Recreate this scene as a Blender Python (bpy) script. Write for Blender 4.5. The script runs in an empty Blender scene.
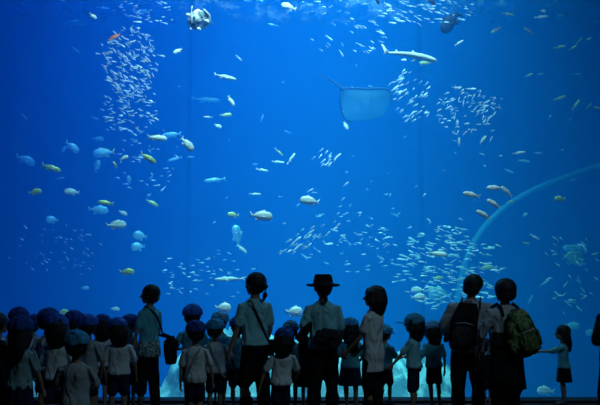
import bpy, math, random
from mathutils import Vector, Matrix, noise
C = bpy.context.scene
COL = C.collection
PI = math.pi
# ------------------------------------------------------------------ camera
F = 770.0; TH = math.atan(77.5/F); H0 = 1.7; D0 = 11.0      # focal length in px of a 600 px wide frame, tilt, eye height, distance to the window
cam = bpy.data.cameras.new('camera'); cam_o = bpy.data.objects.new('camera', cam); COL.objects.link(cam_o); C.camera = cam_o
cam.sensor_width = 36; cam.lens = 36*F/600; cam.clip_end = 200
cam_o.location = (0, -D0, H0); cam_o.rotation_euler = (PI/2+TH, 0, 0)
# ------------------------------------------------------------------ world, lights, exposure
w = bpy.data.worlds.new('world'); C.world = w; w.use_nodes = True
w.node_tree.nodes['Background'].inputs[0].default_value = (0.10, 0.25, 0.5, 1); w.node_tree.nodes['Background'].inputs[1].default_value = 0.002
C.view_settings.view_transform = 'Standard'; C.view_settings.look = 'None'; C.view_settings.gamma = 1; C.view_settings.exposure = 0.0
C.cycles.volume_bounces = 1; C.cycles.max_bounces = 6; C.cycles.transparent_max_bounces = 12
def area(name, loc, sx, sy, e, col, aim=None):
    l = bpy.data.lights.new(name, 'AREA'); l.shape = 'RECTANGLE'; l.size = sx; l.size_y = sy; l.energy = e; l.color = col
    o = bpy.data.objects.new(name, l); COL.objects.link(o); o.location = loc
    if aim: o.rotation_euler = (Vector(aim)-Vector(loc)).to_track_quat('-Z', 'Y').to_euler()
    return o
LC = (0.34, 0.80, 1.0)
for (loc, sx, sy, e, col, aim, spr) in (
    ((0.4, 8.0, 17), 5, 6, 900, LC, (0.4, 8.0, 0), 60),                          # lamp hung high over the pool
    ((-4.6, 7.5, 18), 3, 5, 560, (0.10, 0.32, 1.0), (-5.2, 7.5, 0), 44),  # unseen blue fill, added to lift the blue of the left water
    ((3.6, 8.0, 17), 4, 6, 380, (0.25, 1.0, .75), (3.9, 8.0, 0), 52),  # second light, added to tint the right of the water greener
    ((-.2, -.6, 12.2), 6.5, 1, 600, (0.50, 0.86, 1.0), (0, 5.5, 3.0), 68),         # added unseen fill that lights the near fish from the front
    ((0.2, 2.4, 13), 5, 1, 160, (0.45, 0.95, 1.0), (0.2, 4.6, 0), 30)):  # narrow unseen fill added to brighten the reef
    area('tank_and_fill_lamp', loc, sx, sy, e, col, aim).data.spread = math.radians(spr)
area('hall_lamp', (3.5, -7.0, 6.5), 2.5, .6, 72, (0.46, 0.80, 1.0), (0, -1.4, 1.0))    # dim lamp on the hall ceiling behind the visitors

# ------------------------------------------------------------------ helpers
def pix(px, py, Y):
    """point of the ray through photograph pixel (px, py) on the plane y = Y"""
    u = (px-300)/F; v = (202.5-py)/F
    t = (Y+D0)/(math.cos(TH)-v*math.sin(TH))
    return Vector((u*t, Y, H0+t*(math.sin(TH)+v*math.cos(TH))))
def tag(o, label=None, cat=None, group=None, kind=None):
    if label: o['label'] = label
    if cat: o['category'] = cat
    if group: o['group'] = group
    if kind: o['kind'] = kind
    return o
def mat(name, col, rough=.6, metal=0.0, bump=0.0, bscale=40, col2=None, nscale=6, spec=.5):
    m = bpy.data.materials.new(name); m.use_nodes = True; nt = m.node_tree; b = nt.nodes['Principled BSDF']
    b.inputs['Base Color'].default_value = (*col, 1); b.inputs['Roughness'].default_value = rough; b.inputs['Metallic'].default_value = metal
    b.inputs['Specular IOR Level'].default_value = spec
    tc = nt.nodes.new('ShaderNodeTexCoord')
    if col2:
        n = nt.nodes.new('ShaderNodeTexNoise'); n.inputs['Scale'].default_value = nscale; n.inputs['Detail'].default_value = 3
        r = nt.nodes.new('ShaderNodeValToRGB'); r.color_ramp.elements[0].position = .42; r.color_ramp.elements[1].position = .58
        r.color_ramp.elements[0].color = (*col, 1); r.color_ramp.elements[1].color = (*col2, 1)
        nt.links.new(tc.outputs['Object'], n.inputs['Vector']); nt.links.new(n.outputs['Fac'], r.inputs['Fac']); nt.links.new(r.outputs['Color'], b.inputs['Base Color'])
    if bump:
        n = nt.nodes.new('ShaderNodeTexNoise'); n.inputs['Scale'].default_value = bscale; n.inputs['Detail'].default_value = 2
        bp = nt.nodes.new('ShaderNodeBump'); bp.inputs['Strength'].default_value = bump; bp.inputs['Distance'].default_value = .03
        nt.links.new(tc.outputs['Object'], n.inputs['Vector']); nt.links.new(n.outputs['Fac'], bp.inputs['Height']); nt.links.new(bp.outputs['Normal'], b.inputs['Normal'])
    return m
class Geo:
    def __init__(s): s.v = []; s.f = []
    def rings(s, R):
        """closed loft through rings of equal point count, fan caps"""
        n = len(R[0]); b = len(s.v)
        for r in R: s.v += [tuple(p) for p in r]
        for i in range(len(R)-1):
            for k in range(n):
                a = b+i*n+k; c = b+i*n+(k+1) % n
                s.f.append((a, c, c+n, a+n))
        s.f.append(tuple(b+k for k in range(n))[::-1]); s.f.append(tuple(b+(len(R)-1)*n+k for k in range(n)))
        return s
    def loft(s, L, n=28, e=2.0, pleat=0):
        """stacked horizontal superellipses: (z, rx, ry, cx, cy)"""
        R = []
        for (z, rx, ry, cx, cy) in L:
            r = []
            for k in range(n):
                a = 2*PI*k/n; c, q = math.cos(a), math.sin(a); m = 1+pleat*math.sin(a*9)
                r.append((cx+rx*m*math.copysign(abs(c)**(2/e), c), cy+ry*m*math.copysign(abs(q)**(2/e), q), z))
            R.append(r)
        return s.rings(R)
    def tube(s, P, r, flat=1.0, up=(0, 0, 1), n=14, cap=True):
        P = [Vector(p) for p in P]
        if not isinstance(r, (list, tuple)): r = [r]*len(P)
        R = []; up = Vector(up)
        T = []
        for i in range(len(P)):
            t = (P[min(i+1, len(P)-1)]-P[max(i-1, 0)]).normalized(); T.append(t)
        def ring(c, t, rr):
            sd = up.cross(t)
            if sd.length < 1e-3: sd = Vector((1, 0, 0)).cross(t)
            if sd.length < 1e-3: sd = Vector((0, 1, 0)).cross(t)
            sd.normalize(); nn = t.cross(sd)
            return [c+sd*rr*math.cos(2*PI*k/n)+nn*rr*flat*math.sin(2*PI*k/n) for k in range(n)]
        if cap:
            for a in (80, 60, 35): R.append(ring(P[0]-T[0]*r[0]*flat*math.sin(math.radians(a)), T[0], r[0]*math.cos(math.radians(a))))
        for i, p in enumerate(P): R.append(ring(p, T[i], r[i]))
        if cap:
            for a in (35, 60, 80): R.append(ring(P[-1]+T[-1]*r[-1]*flat*math.sin(math.radians(a)), T[-1], r[-1]*math.cos(math.radians(a))))
        return s.rings(R)
    def ball(s, c, r, M=None, n=20, m=12, zlo=-1.0):
        """ellipsoid; zlo > -1 cuts it flat below"""
        c = Vector(c); R = []
        lo = math.asin(max(-0.995, zlo)); hi = math.asin(.995)
        for i in range(m+1):
            a = lo+(hi-lo)*i/m; ring = []
            for k in range(n):
                t = 2*PI*k/n
                p = Vector((r[0]*math.cos(a)*math.cos(t), r[1]*math.cos(a)*math.sin(t), r[2]*math.sin(a)))
                if M: p = M @ p
                ring.append(c+p)
            R.append(ring)
        return s.rings(R)
    def box(s, a, b):
        v = [(x, y, z) for x in (a[0], b[0]) for y in (a[1], b[1]) for z in (a[2], b[2])]; o = len(s.v); s.v += v
        s.f += [tuple(o+i for i in f) for f in ((0, 1, 3, 2), (4, 6, 7, 5), (0, 4, 5, 1), (2, 3, 7, 6), (0, 2, 6, 4), (1, 5, 7, 3))]
        return s
    def map(s, fn):
        s.v = [tuple(fn(Vector(p))) for p in s.v]; return s
    def build(s, name, m, parent=None, smooth=True, voxel=0, it=2):
        me = bpy.data.meshes.new(name); me.from_pydata(s.v, [], s.f); me.materials.append(m)
        o = bpy.data.objects.new(name, me); COL.objects.link(o)
        if voxel:
            md = o.modifiers.new('r', 'REMESH'); md.mode = 'VOXEL'; md.voxel_size = voxel; md.use_smooth_shade = True
            sm = o.modifiers.new('s', 'SMOOTH'); sm.factor = .5; sm.iterations = it
            dg = bpy.context.evaluated_depsgraph_get()
            me2 = bpy.data.meshes.new_from_object(o.evaluated_get(dg)); o.modifiers.clear(); o.data = me2; me2.name = name
            bpy.data.meshes.remove(me); me = me2
            if not me.materials: me.materials.append(m)
        if smooth: me.polygons.foreach_set('use_smooth', [True]*len(me.polygons))
        me.update()
        if parent: o.parent = parent
        return o

# ------------------------------------------------------------------ the setting
SEAL = mat('sealant', (.005, .008, .012), .8)
def structure(name, g, m, smooth=False): return tag(g.build(name, m, smooth=smooth), kind='structure')
fm = mat('hall_floor', (.012, .013, .016), .35, bump=.08, bscale=3, spec=.3)
structure('floor', Geo().box((-9, -14, -.12), (9, 0.0, 0)), fm)
structure('trim_1', Geo().box((-9, -.10, .0), (9, 0.24, .035)), mat('black_sill', (.006, .007, .009), .6, spec=.2))
wm = mat('pool_paint', (.005, .16, .52), .7, bump=.1, bscale=1.5)
structure('wall_back', Geo().box((-12.3, 14, -2.3), (12.3, 14.3, 11.6)), wm)
structure('wall_left', Geo().box((-12.3, .25, -2.3), (-12, 14, 11.6)), wm)
structure('wall_right', Geo().box((12, .25, -2.3), (12.3, 14, 11.6)), wm)
structure('wall_front', Geo().box((-12.3, 0.0, -2.3), (12.3, .24, 0)), wm)
structure('ground', Geo().box((-12.3, .0, -2.6), (12.3, 14.3, -2.3)), mat('pool_bed', (.10, .22, .32), .9, bump=.3, bscale=2))
# water
vm = bpy.data.materials.new('sea_water'); vm.use_nodes = True; nt = vm.node_tree; nt.nodes.clear()
out = nt.nodes.new('ShaderNodeOutputMaterial'); vs = nt.nodes.new('ShaderNodeVolumeScatter'); va = nt.nodes.new('ShaderNodeVolumeAbsorption'); ad = nt.nodes.new('ShaderNodeAddShader')
vs.inputs['Color'].default_value = (.01, .27, 1, 1); vs.inputs['Density'].default_value = .068
va.inputs['Color'].default_value = (.0, .66, .93, 1); va.inputs['Density'].default_value = .10
nt.links.new(vs.outputs[0], ad.inputs[0]); nt.links.new(va.outputs[0], ad.inputs[1]); nt.links.new(ad.outputs[0], out.inputs['Volume'])
structure('water', Geo().box((-11.99, .26, -2.29), (11.99, 13.99, 10.12)), vm)
# acrylic window panels: clear, joined by tinted seams
gm = bpy.data.materials.new('clear_acrylic'); gm.use_nodes = True; nt = gm.node_tree; nt.nodes.clear()
out = nt.nodes.new('ShaderNodeOutputMaterial'); tb = nt.nodes.new('ShaderNodeBsdfTransparent'); tb.inputs[0].default_value = (.985, .99, .995, 1); nt.links.new(tb.outputs[0], out.inputs['Surface'])
sm_ = bpy.data.materials.new('tinted_seam'); sm_.use_nodes = True; nt = sm_.node_tree; nt.nodes.clear()
out = nt.nodes.new('ShaderNodeOutputMaterial'); tb = nt.nodes.new('ShaderNodeBsdfTransparent'); tb.inputs[0].default_value = (.955, .955, .965, 1); nt.links.new(tb.outputs[0], out.inputs['Surface'])
seams = [-8.4, -5.02, -1.63, 1.76, 5.15, 8.5]
for i in range(5):
    structure('window_%d' % (i+1), Geo().box((seams[i]+.02, .02, .03), (seams[i+1]-.02, .22, 7.5)), gm)
for i in range(4):
    structure('trim_%d' % (i+2), Geo().box((seams[i+1]-.02, .02, .03), (seams[i+1]+.02, .22, 7.5)), sm_)
# rippled surface of the pool
wsm = bpy.data.materials.new('pool_surface'); wsm.use_nodes = True; nt = wsm.node_tree; nt.nodes.clear()
out = nt.nodes.new('ShaderNodeOutputMaterial'); tb = nt.nodes.new('ShaderNodeBsdfTransparent'); gl = nt.nodes.new('ShaderNodeBsdfGlossy'); mx = nt.nodes.new('ShaderNodeMixShader')
gl.inputs['Roughness'].default_value = .12; gl.inputs['Color'].default_value = (.8, .9, 1, 1); mx.inputs[0].default_value = .3
nn = nt.nodes.new('ShaderNodeTexNoise'); nn.inputs['Scale'].default_value = 1.6; nn.inputs['Detail'].default_value = 4; bp = nt.nodes.new('ShaderNodeBump'); bp.inputs['Strength'].default_value = 1; bp.inputs['Distance'].default_value = .25
tc = nt.nodes.new('ShaderNodeTexCoord'); nt.links.new(tc.outputs['Object'], nn.inputs['Vector']); nt.links.new(nn.outputs['Fac'], bp.inputs['Height']); nt.links.new(bp.outputs['Normal'], gl.inputs['Normal'])
tl = nt.nodes.new('ShaderNodeBsdfTranslucent'); tl.inputs['Color'].default_value = (.95, .92, 1, 1); m2 = nt.nodes.new('ShaderNodeMixShader')      # noise-masked pale patches put the light glitter of ripples into the surface
n2 = nt.nodes.new('ShaderNodeTexNoise'); n2.inputs['Scale'].default_value = 1.1; n2.inputs['Detail'].default_value = 5; n2.inputs['Roughness'].default_value = .7
mp = nt.nodes.new('ShaderNodeMapping'); mp.inputs['Scale'].default_value = (1.6, .8, 1); nt.links.new(tc.outputs['Object'], mp.inputs['Vector']); nt.links.new(mp.outputs['Vector'], n2.inputs['Vector'])
cr = nt.nodes.new('ShaderNodeValToRGB'); cr.color_ramp.elements[0].position = .5; cr.color_ramp.elements[1].position = .7; cr.color_ramp.elements[1].color = (.8, .8, .8, 1)
nt.links.new(n2.outputs['Fac'], cr.inputs['Fac']); nt.links.new(cr.outputs['Color'], m2.inputs[0])
nt.links.new(tb.outputs[0], mx.inputs[1]); nt.links.new(gl.outputs[0], mx.inputs[2]); nt.links.new(mx.outputs[0], m2.inputs[1]); nt.links.new(tl.outputs[0], m2.inputs[2]); nt.links.new(m2.outputs[0], out.inputs['Surface'])
g = Geo(); N = 60
for j in range(N+1):
    for i in range(N+1):
        x = -11.9+23.8*i/N; y = .3+13.6*j/N
        g.v.append((x, y, 10.2+.05*noise.noise(Vector((x*.9, y*1.4, 0)))))
for j in range(N):
    for i in range(N): a = j*(N+1)+i; g.f.append((a, a+1, a+N+2, a+N+1))
structure('ceiling', g, wsm, True)

# ------------------------------------------------------------------ rocks of the reef behind the window
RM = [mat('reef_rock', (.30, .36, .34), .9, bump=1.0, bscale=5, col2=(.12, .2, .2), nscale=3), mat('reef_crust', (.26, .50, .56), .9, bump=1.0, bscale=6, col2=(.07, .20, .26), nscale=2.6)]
def reef(x0, x1, y0, y1, top, seed, m, label):
    """one craggy ridge rising from the pool bed"""
    g = Geo(); nx, ny = 110, 60
    for j in range(ny+1):
        for i in range(nx+1):
            u = i/nx*2-1; v = j/ny*2-1; x = x0+(x1-x0)*i/nx; y = y0+(y1-y0)*j/ny
            e = max(0, 1-abs(u)**3.2)**.7*max(0, 1-abs(v)**2.4)**.7; p = Vector((x+seed*9, y, seed))
            h = -2.28+(top+2.28)*e*(1+.16*noise.noise(p*.9)+.12*noise.noise(p*2.4)+.08*noise.noise(p*6)+.05*noise.noise(p*13))
            k = .25*noise.noise(p*1.7); g.v.append((x+k*e, y+k*e, max(h, -2.28)))
    n = (nx+1)*(ny+1)
    for j in range(ny):
        for i in range(nx): a = j*(nx+1)+i; g.f.append((a, a+1, a+nx+2, a+nx+1))
    ring = [i for i in range(nx+1)]+[j*(nx+1)+nx for j in range(1, ny+1)]+[ny*(nx+1)+i for i in range(nx-1, -1, -1)]+[j*(nx+1) for j in range(ny-1, 0, -1)]
    o_ = len(g.v); g.v += [(g.v[i][0], g.v[i][1], -2.295) for i in ring]; m_ = len(ring)
    for k in range(m_): g.f.append((ring[k], o_+k, o_+(k+1) % m_, ring[(k+1) % m_]))
    g.f.append(tuple(range(o_, o_+m_)))
    return tag(g.build('reef_rock', m), label, 'rock')
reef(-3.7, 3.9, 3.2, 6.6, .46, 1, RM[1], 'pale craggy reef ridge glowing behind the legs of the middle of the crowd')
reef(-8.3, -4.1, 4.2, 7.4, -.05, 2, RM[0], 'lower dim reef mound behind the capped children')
# arched band of reflected light, built as a solid tube
PY = 12.4; K_ = [pix(x_, y_, PY) for x_, y_ in ((668, 146), (636, 155), (600, 166), (565, 178), (535, 190), (508, 206), (486, 226), (471, 250), (462, 278), (457, 310), (454, 345))]
P = []
for i in range(1, len(K_)-2):
    for t in (0, .25, .5, .75):
        a_, b_, c_, d_ = K_[i-1:i+3]; P.append(.5*((2*b_)+(c_-a_)*t+(2*a_-5*b_+4*c_-d_)*t*t+(3*b_-a_-3*c_+d_)*t**3))
z = P[-1].copy(); z.z = -2.3
tag(Geo().tube(P+[z], .11, n=12).build('arch_reflection', mat('pale_reflection', (.10, .42, .62), .7)), 'pale arching light reflection built as a tube, behind the two men and curving away', 'arch_reflection')

# ------------------------------------------------------------------ people
SKIN = [mat('skin_warm', (.30, .17, .11), .55, spec=.3), mat('skin_fair', (.36, .22, .15), .55, spec=.3)]
HAIRM = mat('black_hair', (.008, .007, .008), .5, bump=.5, bscale=60, spec=.3)
EYE = mat('dark_eye', (.01, .01, .012), .2)
def cloth(n, c, c2=None, ns=6, b=1.0):
    """woven cloth with hanging folds"""
    m = mat(n, c, .85, bump=b, bscale=3.2, col2=c2, nscale=ns, spec=.15); nt = m.node_tree
    no = [x for x in nt.nodes if x.type == 'TEX_NOISE'][-1]; bp = [x for x in nt.nodes if x.type == 'BUMP'][0]; bp.inputs['Distance'].default_value = .08
    no.inputs['Detail'].default_value = 1.5; no.inputs['Distortion'].default_value = 1.4
    mp = nt.nodes.new('ShaderNodeMapping'); mp.inputs['Scale'].default_value = (1.9, 1.9, .9); mp.inputs['Rotation'].default_value = (.3, .5, 0)
    tc = [x for x in nt.nodes if x.type == 'TEX_COORD'][0]; nt.links.new(tc.outputs['Object'], mp.inputs['Vector']); nt.links.new(mp.outputs['Vector'], no.inputs['Vector'])
    return m
WHITE = cloth('white_cotton', (.60, .63, .64)); GREY = cloth('grey_cotton', (.34, .36, .38)); TEAL = cloth('teal_cotton', (.10, .42, .50)); MINT = cloth('pale_teal_cotton', (.24, .55, .60))
DENIM = cloth('dark_denim', (.025, .03, .045)); NAVY = cloth('navy_twill', (.012, .018, .05)); BLACK = cloth('black_cloth', (.008, .008, .01)); PRINT = cloth('printed_cotton', (.42, .55, .55), (.08, .13, .15), 32, .3)
CAPB = cloth('blue_cap_cloth', (.03, .11, .46)); CAPD = cloth('navy_cap_cloth', (.02, .055, .24)); CAPT = cloth('teal_cap_cloth', (.045, .25, .42)); CAPL = cloth('light_blue_cap_cloth', (.08, .26, .45))
SHOE = mat('dark_shoe', (.02, .02, .025), .6); SHOEW = mat('pale_shoe', (.3, .3, .32), .6); STRAPM = mat('black_webbing', (.006, .006, .008), .7); STRAPW = mat('pale_webbing', (.35, .38, .4), .7)
KEYS = dict(a=dict(cr=.465, hp=.515, wa=.62, ch=.715, ap=.765, sh=.808, nb=.836, hf=.150), k=dict(cr=.44, hp=.485, wa=.585, ch=.665, ap=.71, sh=.755, nb=.785, hf=.186))
def person(px, ytop, s, label, face=0, age='k', build=1.0, sex='f', shirt=WHITE, sleeve=.75, hem=.47, bottom='shorts', bmat=NAVY, blen=.31, cap=None, brim=1, hair='short', head=(0, 0, 0),
           armL=((-.35, .05, -1), (-.1, .3, -1)), armR=((.35, .05, -1), (.1, .3, -1)), lean=(0, 0), feet=((-.06, 0), (.06, 0)), knee=(.01, .01), shoes=SHOE, strap=None, skin=0, eyes=False, group=None, flare=1.0, bmatleg=None):
    """px, ytop: photograph pixel of the crown; s: px per metre there (so the distance); face: degrees the body is turned from facing the window, + towards the photo's left side"""
    Y = F/s-D0; q = pix(px, ytop, Y); H = q.z; K = KEYS[age]; fem = sex == 'f'
    if cap is not None: H -= .018
    elif hair != 'none': H -= .012
    if cap == 'sunhat': H -= .03
    root = bpy.data.objects.new('person', None); COL.objects.link(root)
    root.location = (q.x, Y, 0); root.rotation_euler = (0, 0, math.radians(face)); tag(root, label, 'person', group)
    hz = K['hp']*H; kx = lean[0]; ky = lean[1]
    def shear(p):
        if p.z > hz:
            t = (p.z-hz)/(H-hz); return Vector((p.x+kx*H*t, p.y+ky*H*t, p.z))
        return p
    # the crown (not the feet) sits over the pixel
    R = Matrix.Rotation(math.radians(face), 3, 'Z'); off = R @ Vector((kx*H, ky*H, 0)); root.location.x -= off.x; root.location.y -= off.y
    z = lambda k: K[k]*H
    kid = age == 'k'
    bw = build*H
    prof = [(z('cr')-.012*H, .060, .050, -.002), (z('cr')+.015*H, .088, .062, -.006), (z('hp')+.01*H, .094 if fem else .088, .064, -.008), ((z('hp')+z('wa'))/2, .086, .058, -.002),
            (z('wa'), .074 if fem and not kid else .078, .052, .002), (z('ch'), .084, .060, .004), (z('ap'), .090 if fem or kid else .1, .060, 0), (z('sh')-.012*H, .080 if fem or kid else .094, .047, -.004), (z('sh')+.010*H, .055, .036, -.004), (z('nb')+.004*H, .034, .030, 0)]
    tors = [(a, b*bw, c*bw, 0, d*H) for a, b, c, d in prof]
    sw = (.095 if fem or kid else .108)*bw; sz = z('sh')-.022*H; hf = K['hf']*H; chin = H-hf
    ar = (.024, .021, .018, .013) if kid or fem else (.028, .023, .020, .014)
    # joints
    arms = []
    for sd, (u, f_) in ((-1, armL), (1, armR)):
        S = Vector((sd*sw, -.004*H, sz)); E_ = S+Vector(u).normalized()*.165*H; W = E_+Vector(f_).normalized()*.145*H
        arms.append((sd, S, E_, W))
    legs = []
    for sd, (fx, fy) in ((-1, feet[0]), (1, feet[1])):
        Hh = Vector((sd*.046*bw, 0, z('cr')+.03*H)); A = Vector((fx*H, fy*H, .042*H)); Kn = (Hh+A)/2+Vector((sd*.004*H, (knee[0] if sd < 0 else knee[1])*H, .012*H)); legs.append((sd, Hh, Kn, A))
    lr = (.050*build, .034, .028, .017) if not kid else (.044*build, .031, .025, .017)
    # ---- head frame
    HM = Matrix.Rotation(math.radians(head[0]), 3, 'Z') @ Matrix.Rotation(math.radians(head[1]), 3, 'X') @ Matrix.Rotation(math.radians(head[2]), 3, 'Y')
    piv = Vector((0, -.004*H, chin+.1*hf)); hx = hf*.415; hy = hf*.47; hc = Vector((0, -.002*H, H-hf*.42))
    def hd(p): return piv+HM @ (Vector(p)-piv)
    # ---- body
    g = Geo().loft(tors)
    g.tube([(0, -.004*H, z('nb')-.02*H), hd((0, -.006*H, chin+.12*hf))], [.034*H, .030*H])
    for sd, S, E_, W in arms:
        g.tube([S+Vector((-sd*.03*H, 0, 0)), S, (S+E_)/2, E_, (E_*.7+W*.3), W], [ar[0]*1.05*H, ar[0]*1.08*H, ar[0]*.95*H, ar[1]*.86*H, ar[2]*H, ar[3]*H])
        d = (W-E_).normalized(); n = Vector((-sd, .15, 0)); n = (n-d*n.dot(d)).normalized(); sv = d.cross(n)
        pl = .052*H; fr = max(.0068, .0052*H)
        g.tube([W-d*.01*H, W+d*.02*H, W+d*pl], [.014*H, .022*H, .021*H], flat=.5, up=n)
        for j, (o_, L_) in enumerate(((-1.5, .040), (-.5, .047), (.5, .044), (1.5, .034))):
            b0 = W+d*pl*.85+sv*o_*.0125*H; c1 = b0+(d*.9+n*.25+sv*o_*.05).normalized()*L_*.55*H; c2 = c1+(d*.65+n*.75).normalized()*L_*.55*H
            g.tube([b0, c1, c2], [fr, fr*.95, fr*.8], n=8)
        tv = sv*(1 if sv.y > 0 else -1)
        b0 = W+d*.012*H+tv*.014*H; c1 = b0+(d*.7+tv*.7+n*.2)*.026*H; g.tube([b0, c1, c1+(d*.9+n*.4)*.02*H], [fr*1.2, fr*1.1, fr*.9], n=8)
    for sd, Hh, Kn, A in legs:
        g.tube([Hh, Hh*.55+Kn*.45, Kn, Kn*.65+A*.35+Vector((0, -.006*H, 0)), A], [lr[0]*H, lr[0]*.9*H, lr[1]*H, lr[2]*1.12*H, lr[3]*H])
        g.tube([A+Vector((0, -.015*H, -.022*H)), A+Vector((0, .05*H, -.026*H)), A+Vector((0, .085*H, -.031*H))], [.018*H, .018*H, .012*H], up=(1, 0, 0))
    hg = Geo().ball(hc+Vector((0, -.03*hf, .02*hf)), (hx*.96, hy*.96, hf*.40)).ball(hc+Vector((0, .10*hf, -.20*hf)), (hx*.74, hy*.68, hf*.33))
    hg.ball(hc+Vector((0, .30*hf, -.43*hf)), (.13*hf, .10*hf, .09*hf))                                    # chin
    hg.tube([hc+Vector((0, .40*hf, -.02*hf)), hc+Vector((0, .52*hf, -.17*hf))], [.035*hf, .060*hf])         # nose
    hg.ball(hc+Vector((0, .40*hf, -.29*hf)), (.13*hf, .06*hf, .035*hf)).ball(hc+Vector((0, .38*hf, -.34*hf)), (.11*hf, .06*hf, .035*hf))   # lips
    hg.ball(hc+Vector((0, .36*hf, .02*hf)), (.26*hf, .07*hf, .045*hf))                                    # brow
    for sd in (-1, 1): hg.ball(hc+Vector((sd*hx*.98, -.02*hf, -.12*hf)), (.035*hf, .075*hf, .13*hf))        # ears
    hg.map(hd); o_ = len(g.v); g.v += hg.v; g.f += [tuple(i+o_ for i in f) for f in hg.f]
    g.map(shear); g.build('body', SKIN[skin], root, voxel=.0095 if not kid else .0085)
    if eyes:
        for sd in (-1, 1): Geo().ball(hc+Vector((sd*.16*hf, .40*hf, -.06*hf)), (.055*hf, .04*hf, .035*hf)).map(hd).map(shear).build('eye', EYE, root)
    # ---- hair
    g = Geo()
    if hair != 'none':
        g.ball(hc+Vector((0, -.075*hf, .055*hf)), (hx*1.15, hy*1.07, hf*.47), zlo=-.75)
        if hair in ('short', 'crop'):
            g.ball(hc+Vector((0, -.22*hf, -.18*hf)), (hx*1.02, hy*.66, hf*.34))
            if hair == 'short': g.tube([hc+Vector((0, .26*hf, .27*hf)), hc+Vector((0, .36*hf, .17*hf))], [.2*hf, .13*hf], flat=.6)
        if hair == 'bob':
            g.tube([hc+Vector((0, -.18*hf, .05*hf)), hc+Vector((0, -.2*hf, -.3*hf)), hc+Vector((0, -.18*hf, -.66*hf))], [hx*1.22, hx*1.34, hx*1.12], flat=.9, up=(0, 1, 0))
            for sd in (-1, 1): g.tube([hc+Vector((sd*hx*.85, .08*hf, .1*hf)), hc+Vector((sd*hx*.98, .06*hf, -.28*hf)), hc+Vector((sd*hx*.8, -.02*hf, -.6*hf))], [.2*hf, .22*hf, .14*hf])
            g.tube([hc+Vector((0, .26*hf, .27*hf)), hc+Vector((0, .38*hf, .13*hf))], [.24*hf, .15*hf], flat=.6)
        if hair == 'long':
            g.tube([hc+Vector((0, -.2*hf, .05*hf)), hc+Vector((0, -.3*hf, -.35*hf)), hc+Vector((0, -.42*hf, -.85*hf)), hc+Vector((0, -.44*hf, -1.25*hf))], [hx*1.05, hx*1.05, hx*.85, hx*.45], flat=.6, up=(0, 1, 0))
            for sd in (-1, 1): g.tube([hc+Vector((sd*hx*.85, 0, .1*hf)), hc+Vector((sd*hx*.95, -.1*hf, -.35*hf)), hc+Vector((sd*hx*.8, -.22*hf, -.75*hf))], [.15*hf, .16*hf, .1*hf])
        if hair == 'pony':
            g.ball(hc+Vector((0, -.2*hf, -.18*hf)), (hx*.9, hy*.6, hf*.3))
            g.tube([hc+Vector((0, -.5*hf, -.02*hf)), hc+Vector((0, -.64*hf, -.16*hf)), hc+Vector((0, -.6*hf, -.5*hf)), hc+Vector((0, -.5*hf, -.78*hf))], [.10*hf, .14*hf, .13*hf, .05*hf])
        g.map(hd).map(shear).build('hair', HAIRM, root, voxel=.009, it=3)
    # ---- shirt
    m_ = .014*H**.5; g = Geo()
    hemz = hem*H; L = []
    def wid(zz):
        for i in range(len(tors)-1):
            a, b = tors[i], tors[i+1]
            if a[0] <= zz <= b[0]:
                t = (zz-a[0])/(b[0]-a[0]); return [a[j]+(b[j]-a[j])*t for j in range(5)]
        return list(tors[0]) if zz < tors[0][0] else list(tors[-1])
    nz = 12
    for i in range(nz+1):
        zz = hemz+(z('sh')+.008*H-hemz)*i/nz; t = wid(zz); lo = max(0, 1-i/5)
        rx = max(t[1], .084*bw*(1 if zz < z('ap') else 0))+m_*(1+.5*lo*flare); ry = max(t[2], .056*bw*(1 if zz < z('ch') else 0))+m_*(1+.5*lo*flare)
        L.append((zz, rx, ry, 0, t[4]))
    L.append((z('nb')-.002*H, .045*H, .040*H, 0, 0)); g.loft(L)
    for sd, S, E_, W in arms:
        e = S+(E_-S)*min(sleeve, 1) if sleeve <= 1 else E_
        P_ = [S+Vector((-sd*.03*H, 0, -.004*H)), S, e]; r_ = [ar[0]*1.25*H, ar[0]*1.3*H+.004, ar[0]*1.32*H+.008]
        if sleeve > 1: P_ = P_[:2]+[(S+E_)/2, E_, E_+(W-E_)*(sleeve-1)]; r_ = [ar[0]*1.25*H, ar[0]*1.3*H+.004, ar[0]*1.25*H+.006, ar[1]*1.2*H+.006, ar[2]*1.15*H+.006]
        g.tube(P_, r_)
    sh = g.map(shear).build('shirt', shirt, root, voxel=.010)
    # ---- lower garment
    g = Geo(); top = hemz+.035*H if hem > K['hp']-.03 else z('wa')-.02*H
    top = max(top, z('hp')+.02*H)
    if bottom in ('shorts', 'trousers'):
        g.loft([(z('cr')-.01*H, .066*bw+m_, .056*bw+m_, 0, -.003*H)]+[(zz, wid(zz)[1]+m_*.7, wid(zz)[2]+m_*.7, 0, wid(zz)[4]) for zz in (z('cr')+.015*H, z('hp'), (z('hp')+top)/2, top)])
        for sd, Hh, Kn, A in legs:
            if bottom == 'shorts':
                t = max(.25, min(1, (Hh.z-blen*H)/(Hh.z-Kn.z))); e = Hh+(Kn-Hh)*t
                g.tube([Hh, (Hh+e)/2, e], [lr[0]*1.08*H, lr[0]*1.08*H+.004, lr[0]*1.06*H+.008])
            else:
                e = A+Vector((0, 0, (blen-.31)*H*0+.0))
                wl = 1.0 if flare <= 1 else flare
                g.tube([Hh, Hh*.55+Kn*.45, Kn, Kn*.5+A*.5, e+Vector((0, -.004*H, .0))], [lr[0]*1.08*H, lr[0]*1.04*H+.006, (lr[1]*1.15*H+.008)*wl, (lr[2]*1.2*H+.008)*wl, (lr[3]*1.3*H+.014)*wl])
        nm = 'shorts' if bottom == 'shorts' else 'trousers'
        g.map(shear).build(nm, bmat, root, voxel=.010)
    else:
        mid = (legs[0][2]+legs[1][2])/2
        nz = 8; L = []; b0 = blen*H
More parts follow.
